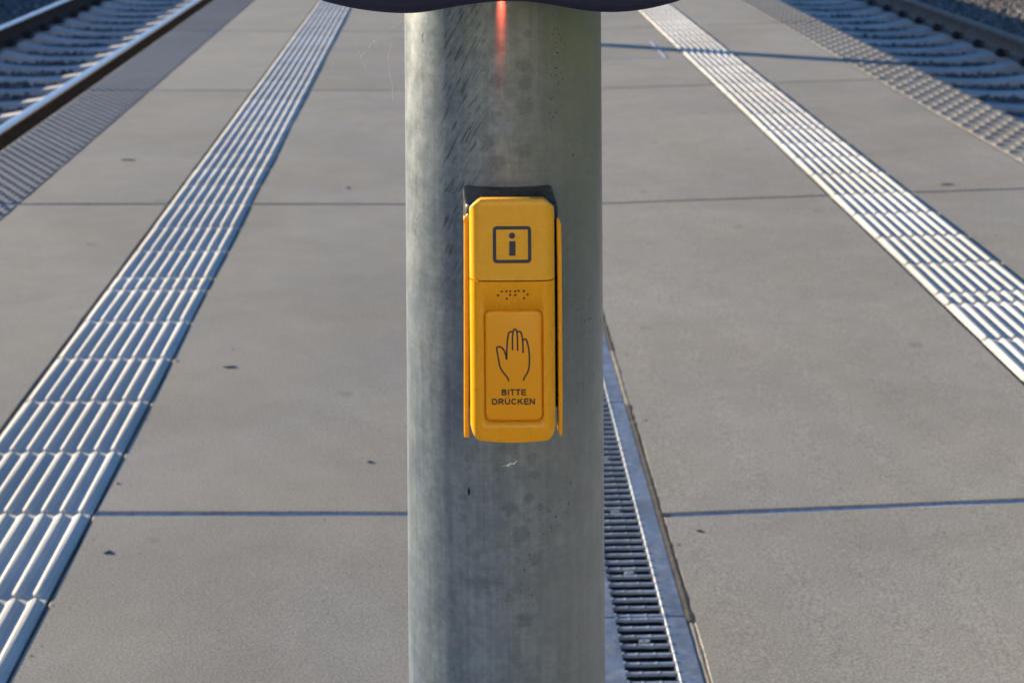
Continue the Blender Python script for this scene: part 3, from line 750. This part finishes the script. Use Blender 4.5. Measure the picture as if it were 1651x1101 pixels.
# black back housing: top follows the tube
def housing():
    r = 0.010; hw = 0.0362; ztop = zt-0.0052; zbot = zz(668); v = []; f = []
    def prof(h_, yf, rr):
        P = []
        oc = MPI @ (MBX @ Vector((0, 0, 0)))
        def yb(x): return -oc.y-math.sqrt(PR**2-(x+oc.x)**2)+0.0004
        for k in range(7): a = PI/2*k/6; P.append((-h_+rr*(1-math.cos(a)), yf+rr*(1-math.sin(a))))
        for k in range(7): a = PI/2*(1-k/6); P.append((h_-rr*(1-math.cos(a)), yf+rr*(1-math.sin(a))))
        for k in range(13): x = h_-2*h_*k/12; P.append((x, yb(x)))
        return P
    st = [(zbot, hw-0.001, 0.010, r), (zbot+0.004, hw, 0.010, r), (ztop-0.005, hw, 0.010, r), (ztop-0.0015, hw-0.0008, 0.0105, r), (ztop, hw-0.003, 0.012, r)]
    for (z, h_, yf, rr) in st:
        for x, y_ in prof(h_, yf, rr): v.append((x, y_, z))
    n = 27
    for j in range(len(st)-1):
        for k in range(n): f.append((j*n+k, j*n+(k+1) % n, (j+1)*n+(k+1) % n, (j+1)*n+k))
    f.append(tuple(range(n))[::-1]); f.append(tuple((len(st)-1)*n+k for k in range(n)))
    me = mesh('back_housing', v, f, M['black'], 40)
    bm = bmesh.new(); bm.from_mesh(me); bmesh.ops.recalc_face_normals(bm, faces=bm.faces); bm.to_mesh(me); bm.free()
    me.polygons.foreach_set('use_smooth', [True]*len(me.polygons)); me.set_sharp_from_angle(angle=math.radians(40))
    return me
link('back_housing', housing(), box)
# side wings
def wing(sg):
    yl0, yl1 = 0.0115, 0.025; P = []
    if sg < 0: L = [(747.5,356),(751,349),(754,346),(758,347)]; bot = 706; xo = [(748.5,365),(748.5,706)]; xi = 756.8
    else: L = [(905,362),(903,357),(900,353),(897,353)]; bot = 702; xo = [(906,420),(907.5,650),(907,700)]; xi = 898.3
    pts = [fpx(x, y_, yl0) for x, y_ in L[::-1]] + [fpx(x, y_, yl0) for x, y_ in xo]
    if sg > 0: pts += [fpx(903.5, 704.5, yl0), fpx(900.5, 697, yl0)]
    else: pts += [fpx(xi, bot, yl0)]
    pts += [fpx(xi+(0.5 if sg > 0 else 0.8), 450, yl0)]
    n = len(pts); v = []; c = 0.0007
    cx = sum(p[0] for p in pts)/n
    for y_, ins in ((yl0, c), (yl0+c, 0), (yl1, 0)):
        for x, z in pts: v.append((x+(ins if x < cx else -ins), y_, z-(ins if z > 0 else -ins)))
    f = [(j*n+k, j*n+(k+1) % n, (j+1)*n+(k+1) % n, (j+1)*n+k) for j in (0, 1) for k in range(n)] + [tuple(range(n)), tuple(2*n+k for k in range(n))[::-1]]
    me = mesh('side_wing', v, f, M['amber'])
    bm = bmesh.new(); bm.from_mesh(me); bmesh.ops.recalc_face_normals(bm, faces=bm.faces); bm.to_mesh(me); bm.free()
    return me
link('side_wing', wing(-1), box); link('side_wing', wing(1), box)
# dark inner core seen in the gaps
link('inner_core', MB().box(-HW+0.001, HW-0.001, 0.0085, 0.034, zb+0.006, zt-0.016).mesh('inner_core', M['black']), box)

# flat print raised by a hair
def ribbon(b, pts, wd, y_=-0.0, closed=False, th=0.00012):
    P = [Vector((p[0], p[1])) for p in pts]; n = len(P); L = []; R = []
    for i in range(n):
        a = P[i-1] if (i > 0 or closed) else P[i]; c = P[(i+1) % n] if (i < n-1 or closed) else P[i]
        d1 = (P[i]-a); d2 = (c-P[i]); d1 = d1.normalized() if d1.length > 0 else d2.normalized(); d2 = d2.normalized() if d2.length > 0 else d1
        d = (d1+d2).normalized(); nrm = Vector((-d.y, d.x)); k = 1/max(0.5, nrm.dot(Vector((-d1.y, d1.x))))
        L.append(P[i]+nrm*wd/2*k); R.append(P[i]-nrm*wd/2*k)
    v = [(p.x, y_-th, p.y) for p in L]+[(p.x, y_-th, p.y) for p in R]+[(p.x, y_+0.0003, p.y) for p in L]+[(p.x, y_+0.0003, p.y) for p in R]
    m = n if closed else n-1
    f = []
    for i in range(m):
        j = (i+1) % n; f += [(i, j, n+j, n+i), (i, 2*n+i, 2*n+j, j), (n+i, n+j, 3*n+j, 3*n+i)]
    b.add(v, f)
FY = -0.0012-0.0001        # bowed front at centre
def face_y(x): return -0.0012*(1-(x/HW)**2)
def smoothpts(pts, it=2):
    for _ in range(it):
        q = [pts[0]]
        for a, c in zip(pts[:-1], pts[1:]): q += [(a[0]*.75+c[0]*.25, a[1]*.75+c[1]*.25), (a[0]*.25+c[0]*.75, a[1]*.25+c[1]*.75)]
        q.append(pts[-1]); pts = q
    return pts
# info pictogram
z4 = lambda x, y_: fpx(700+x/5.004, 280+y_/5.004, FY)
b = MB()
(xa4, za4), (xb4, zb4) = z4(486, 440), z4(771, 709)
P = [(p[0]+(xa4+xb4)/2, p[1]+(za4+zb4)/2) for p in rrect(xb4-xa4, za4-zb4, 0.0018, 5)]
ribbon(b, P, 0.00250, FY, closed=True)
cx4, cz4 = z4(628, 502); b.add([(cx4+0.00235*math.cos(2*PI*k/24), FY-0.00012, cz4+0.00235*math.sin(2*PI*k/24)) for k in range(24)], [tuple(range(24))])
ribbon(b, [z4(631, 546), z4(631, 664)], 0.0048, FY)
me = b.mesh('info_symbol', M['ink']); link('info_symbol', me, box)
# braille
b = MB()
for (x, y_) in ((545,953),(515,984),(585,952),(614,950),(614,980),(586,1010),(654,950),(654,980),(682,948),(724,948),(754,977),(726,1007)):
    cx, cz = z4(x, y_); n = 10; v = []; f = []
    for j, (rr, h) in enumerate(((0.00085, 0.0001), (0.0007, -0.00035), (0.0004, -0.0006))):
        v += [(cx+rr*math.cos(2*PI*k/n), FY+h, cz+rr*math.sin(2*PI*k/n)) for k in range(n)]
    f = [(j*n+k, j*n+(k+1) % n, (j+1)*n+(k+1) % n, (j+1)*n+k) for j in (0, 1) for k in range(n)] + [tuple(2*n+k for k in range(n))]
    b.add(v, f)
link('braille_dots', b.mesh('braille_dots', M['ink2'], 60), box)
# hand pictogram on the push plate
YB = -0.0006-0.00012
z5 = lambda x, y_: fpx(700+x/4.588, 480+y_/4.588, YB)
b = MB()
thumb = [(550,620),(549,602),(530,576),(505,545),(487,515),(479,475),(470,420),(461,378),(468,364),(485,362),(503,371),(520,392),(530,425),(536,458)]
index = [(536,458),(537,400),(541,330),(546,285),(552,260),(564,251),(580,255)]
mid = [(579,388),(579,300),(583,252),(590,236),(597,232),(606,236),(613,252),(617,320),(618,394)]
ring = [(615,256),(628,249),(640,253),(649,275),(656,325),(658,410)]
lit = [(657,316),(666,306),(679,307),(688,322),(695,355),(703,400),(706,460),(702,525),(686,565),(666,592),(661,615)]
for L_ in (thumb, index, mid, ring, lit): ribbon(b, smoothpts([z5(*p) for p in L_]), 0.00115, YB)
link('hand_symbol', b.mesh('hand_symbol', M['ink2']), btn)
# lettering BITTE DRÜCKEN
def arc(cx, cy, rx, ry, a0, a1, n=10): return [(cx+rx*math.cos(math.radians(a0+(a1-a0)*k/n)), cy+ry*math.sin(math.radians(a0+(a1-a0)*k/n))) for k in range(n+1)]
q = 0.085   # half stroke; glyph box is 1 high
GL = {
 'B': (0.68, [[(q,0),(q,1)], [(q,1-q),(.36,1-q)]+arc(.36,.76,.19,.24-q,90,-90)[1:]+[(q,.52)], [(.36,.52)]+arc(.38,.52/2+.02,.21,.52/2+.02-q,90,-90)+[(q,q)]]),
 'I': (0.20, [[(.10,0),(.10,1)]]),
 'T': (0.62, [[(.31,0),(.31,1-2*q)], [(0,1-q),(.62,1-q)]]),
 'E': (0.62, [[(q,0),(q,1)], [(2*q,1-q),(.60,1-q)], [(2*q,.52),(.55,.52)], [(2*q,q),(.62,q)]]),
 'D': (0.72, [[(q,0),(q,1)], [(2*q,1-q),(.30,1-q)]+arc(.30,.5,.34,.5-q,90,-90,16)[1:]+[(2*q,q)]]),
 'R': (0.72, [[(q,0),(q,1)], [(2*q,1-q),(.40,1-q)]+arc(.40,.715,.20,.285-q,90,-90)[1:]+[(2*q,.515-q+.0)], [(.36,.44),(.63,0)]]),
 'U': (0.70, [[(q,1),(q,.36)]+arc(.35,.36,.35-q,.36-q,180,360,14)[1:]+[(.70-q,1)]]),
 'C': (0.72, [arc(.38,.5,.38-q,.5-q,42,318,22)]),
 'K': (0.72, [[(q,0),(q,1)], [(.60,1),(2*q,.44)], [(.30,.60),(.65,0)]]),
 'N': (0.70, [[(q,0),(q,1)], [(.70-q,0),(.70-q,1)], [(q+.03,.96),(.70-q-.03,.04)]]),
}
def text(s_, px, py, hpx, wpx):
    glyphs = []; x = 0
    for ch in s_:
        wd, L_ = GL['U' if ch == 'Ü' else ch]; glyphs.append((x, L_, ch)); x += wd+0.11
    x -= 0.11; H_ = hpx*0.470e-3; sx = wpx*0.470e-3/x; cx, cz = fpx(px, py, YB); b = MB(); k = 0
    for x0_, L_, ch in glyphs:
        for L in L_:
            ribbon(b, [((x0_+p[0]-x/2)*sx+cx, p[1]*H_+cz) for p in L], 2*q*H_*1.28, YB-0.00001*(k % 5)); k += 1
        if ch == 'Ü':
            for dx in (.21, .49): ribbon(b, [((x0_+dx-x/2)*sx+cx, 1.12*H_+cz), ((x0_+dx-x/2)*sx+cx, 1.27*H_+cz)], 0.15*H_, YB)
    link('lettering', b.mesh('lettering', M['ink2']), btn)
text('BITTE', 828.5, 637.3, 9.4, 39.5); text('DRÜCKEN', 828.0, 652.2, 9.4, 69.5)

# ------------------------------------------------------------------ display housing above (only its lower rim is in the picture)
DYF, DYB = 1.150, 1.221
def dpx(px, py, Y=DYF): return ((px-702)/2477*Y, CH-(py+251)/2477*Y)
out = [(430,-60),(470,-22),(512,0),(545,9),(580,16),(620,21),(660,22.5),(690,19.5),(720,14),(755,7.5),(790,3.5),(822,2),(850,3),(880,6.5),(915,13),(945,18),(975,20.5),(1005,20),(1040,16),(1075,8),(1102,0),(1140,-22),(1180,-60)]
out = smoothpts([dpx(*p) for p in out], 2)
topz = out[0][1]+0.20
out = out + [(out[-1][0]+0.01, topz-0.03), (out[-1][0]-0.02, topz), (out[0][0]+0.02, topz), (out[0][0]-0.01, topz-0.03)]
n = len(out); v = []; f = []
cxo = sum(p[0] for p in out)/n; czo = topz-0.1
for ins, y_ in ((0.006, DYF-0.004), (0.002, DYF-0.002), (0.0, DYF), (0.0, DYB-0.003), (0.004, DYB)):
    for x, z in out:
        d = Vector((cxo-x, czo-z)).normalized(); v.append((x+d.x*ins, y_, z+d.y*ins))
f = [(j*n+k, j*n+(k+1) % n, (j+1)*n+(k+1) % n, (j+1)*n+k) for j in range(4) for k in range(n)] + [tuple(range(n)), tuple(4*n+k for k in range(n))[::-1]]
me = mesh('housing', v, f, M['navy'], 40)
bm = bmesh.new(); bm.from_mesh(me); bmesh.ops.recalc_face_normals(bm, faces=bm.faces); bm.to_mesh(me); bm.free()
me.polygons.foreach_set('use_smooth', [True]*len(me.polygons)); me.set_sharp_from_angle(angle=math.radians(40))
disp = link('information_terminal', None)
tag(disp, 'dark navy terminal housing on the post at the top edge, only its curved rim visible', 'terminal')
link('housing', me, disp)
link('mount_bracket', MB().box(0.02, 0.10, DYB-0.003, 1.24, 1.25, 1.33).mesh('mount_bracket', M['navy']), disp)
# red status lamp tucked under the housing, close against the post
p, t = on_post(808.5, -62, 0.004)
pw = MP @ p
led = NT('red_lamp_glow'); led.set((0.6, 0.02, 0.01), 0.4, Emission_Color=(1, 0.06, 0.02), Emission_Strength=8.0)
lb = MB().box(-0.003, 0.003, -0.002, 0.002, 0.001, 0.006).mesh('status_lamp', led.m)
lo_ = link('status_lamp', lb, disp, Matrix.Translation(pw))
al = bpy.data.lights.new('status_lamp_light', 'AREA'); al.shape = 'RECTANGLE'; al.size = 0.0034; al.size_y = 0.002; al.energy = 0.0042; al.color = (1.0, 0.10, 0.05); al.spread = math.radians(11)
ao = bpy.data.objects.new('status_lamp_light', al); C.objects.link(ao); ao.location = pw; ao.rotation_euler = (math.radians(7), 0, 0)

# ------------------------------------------------------------------ spider silk left of the post
b = MB()
def wp(px, py, Z=1.28): return ((px-702)/2477*Z, Z, CH-(py+251)/2477*Z)
for L_ in ([(572,70),(582,92),(590,114)],[(582,92),(594,78),(603,66),(608,74)],[(634,58),(626,90),(628,118),(633,140),(632,165)],[(648,44),(650,52),(649,60)]):
    b.tube([wp(*p) for p in L_], 0.00016, 4)
b.tube([wp(603,66), wp(640,40), wp(655,30,1.317)], 0.00003, 4)
for (x, y_) in ((582,92),(603,67),(650,50)): b.tube([wp(x,y_-1), wp(x,y_), wp(x,y_+1)], [0.0001,0.0003,0.0001], 5)
tag(link('cobweb', b.mesh('cobweb', M['web'])), 'fine white spider threads hanging in the air left of the post top', 'cobweb')

# ------------------------------------------------------------------ lamp post further along, hidden behind the near post; casts the long thin shadow
lp = link('lamp_post', None, None, Matrix.Translation((0.46, 10.33, 0.0)))
tag(lp, 'slim grey lamp post standing behind the near post and casting the thin shadow', 'lamp post')
b = MB(); b.tube([(0,0,0),(0,0,1.2),(0,0,5.2)], [0.075,0.072,0.05], 20); link('mast', b.mesh('mast', M['drain'], 40), lp)
b = MB(); b.tube([(0,0,0),(0,0,0.015)], [0.13,0.13], 20); link('base_plate', b.mesh('base_plate', M['drain'], 40), lp)
b = MB(); b.box(-0.15, 0.45, -0.1, 0.1, 5.2, 5.28, 0.02); link('lamp_head', b.mesh('lamp_head', M['navy']), lp)

# ------------------------------------------------------------------ unseen pale building added behind the camera for fill; trees mirrored in the post
M['plaster'] = flat('fill_building_plaster', (0.74, 0.68, 0.58), 0.9, 0.0, 0.06, 2)
M['rooft'] = flat('fill_building_roof_tile', (0.20, 0.09, 0.06), 0.85, 0.0, 0.2, 6)
M['glass'] = flat('fill_building_glass', (0.03, 0.035, 0.04), 0.08, 0.0, 0.1, 2)
M['bark'] = flat('bark', (0.09, 0.07, 0.05), 0.95, 0.0, 0.3, 15)
M['foliage'] = flat('foliage', (0.075, 0.115, 0.025), 0.7, 0.0, 0.5, 1.5)
st_ = link('fill_building', None, None, Matrix.Translation((0, -14.0, -0.7)))
tag(st_, 'unseen pale plastered building added behind the camera to bounce low sun as fill', 'building')
link('wall', MB().box(-13, 11, -7, 0, 0, 8.2).mesh('wall', M['plaster']), st_)  # wall of the added fill building
b = MB(); b.add([(-13.5,-7.5,8.2),(11.5,-7.5,8.2),(11.5,0.5,8.2),(-13.5,0.5,8.2),(-13.5,-3.5,11),(11.5,-3.5,11)], [(0,3,2,1),(3,4,5,2),(1,5,4,0),(0,4,3),(2,5,1)][:3]+[(0,4,3),(1,2,5)])
link('roof', b.mesh('roof', M['rooft']), st_)  # roof of the added fill building
for zz0 in (1.3, 5.0):
    for i in range(7):
        x = -11.2+i*3.35
        w_ = link('window', MB().box(x-0.55, x+0.55, -0.02, 0.05, zz0, zz0+1.7).mesh('window', M['tile']), st_)  # window of the added fill building
        link('pane', MB().box(x-0.47, x+0.47, 0.051, 0.06, zz0+0.08, zz0+1.62).mesh('pane', M['glass']), w_)  # pane of the added fill building
def make_tree():
    r = random.Random(9); t = link('tree', None)
    b = MB(); b.tube([(0,0,0),(0.1,0,1.5),(0,0.1,3.2),(0.1,0,5.5)], [0.22,0.18,0.13,0.05], 10)
    link('trunk', b.mesh('trunk', M['bark'], 50), t)
    v = []; f = []
    cl = [(r.gauss(0, 1.1), r.gauss(0, 1.1), 4.2+r.gauss(0, 1.3), r.uniform(.6, 1.2)) for _ in range(22)]
    for _ in range(5200):
        cx, cy, cz, cr = r.choice(cl); d = Vector((r.gauss(0, 1), r.gauss(0, 1), r.gauss(0, 1))).normalized()*cr*r.uniform(.55, 1)
        c = Vector((cx, cy, max(1.0, cz)))+d; a = Vector((r.gauss(0, 1), r.gauss(0, 1), r.gauss(0, 1))).normalized(); b_ = a.orthogonal().normalized(); s_ = r.uniform(.06, .12); i = len(v)
        v += [c-a*s_, c+b_*s_*.6, c+a*s_, c-b_*s_*.6]; f.append((i, i+1, i+2, i+3))
    link('crown', mesh('crown', v, f, M['foliage']), t); return t
t0 = make_tree()
tree_at = [(9.5, -1.5, 'leafy green tree beside the right track, nearest to the post'), (12.0, -6.5, 'leafy green tree beside the right track, middle one of the row'), (12.8, -11.0, 'leafy green tree beside the right track, nearest to the fill building')]
for i, (x, y, lb_) in enumerate(tree_at):
    t = t0
    if i:
        t = t0.copy(); C.objects.link(t)
        for ch in t0.children:
            c_ = ch.copy(); C.objects.link(c_); c_.parent = t
    t.location = (x, y, -0.6); t.rotation_euler = (0, 0, i*2.1); tag(t, lb_, 'tree', 'trees beside the right track')
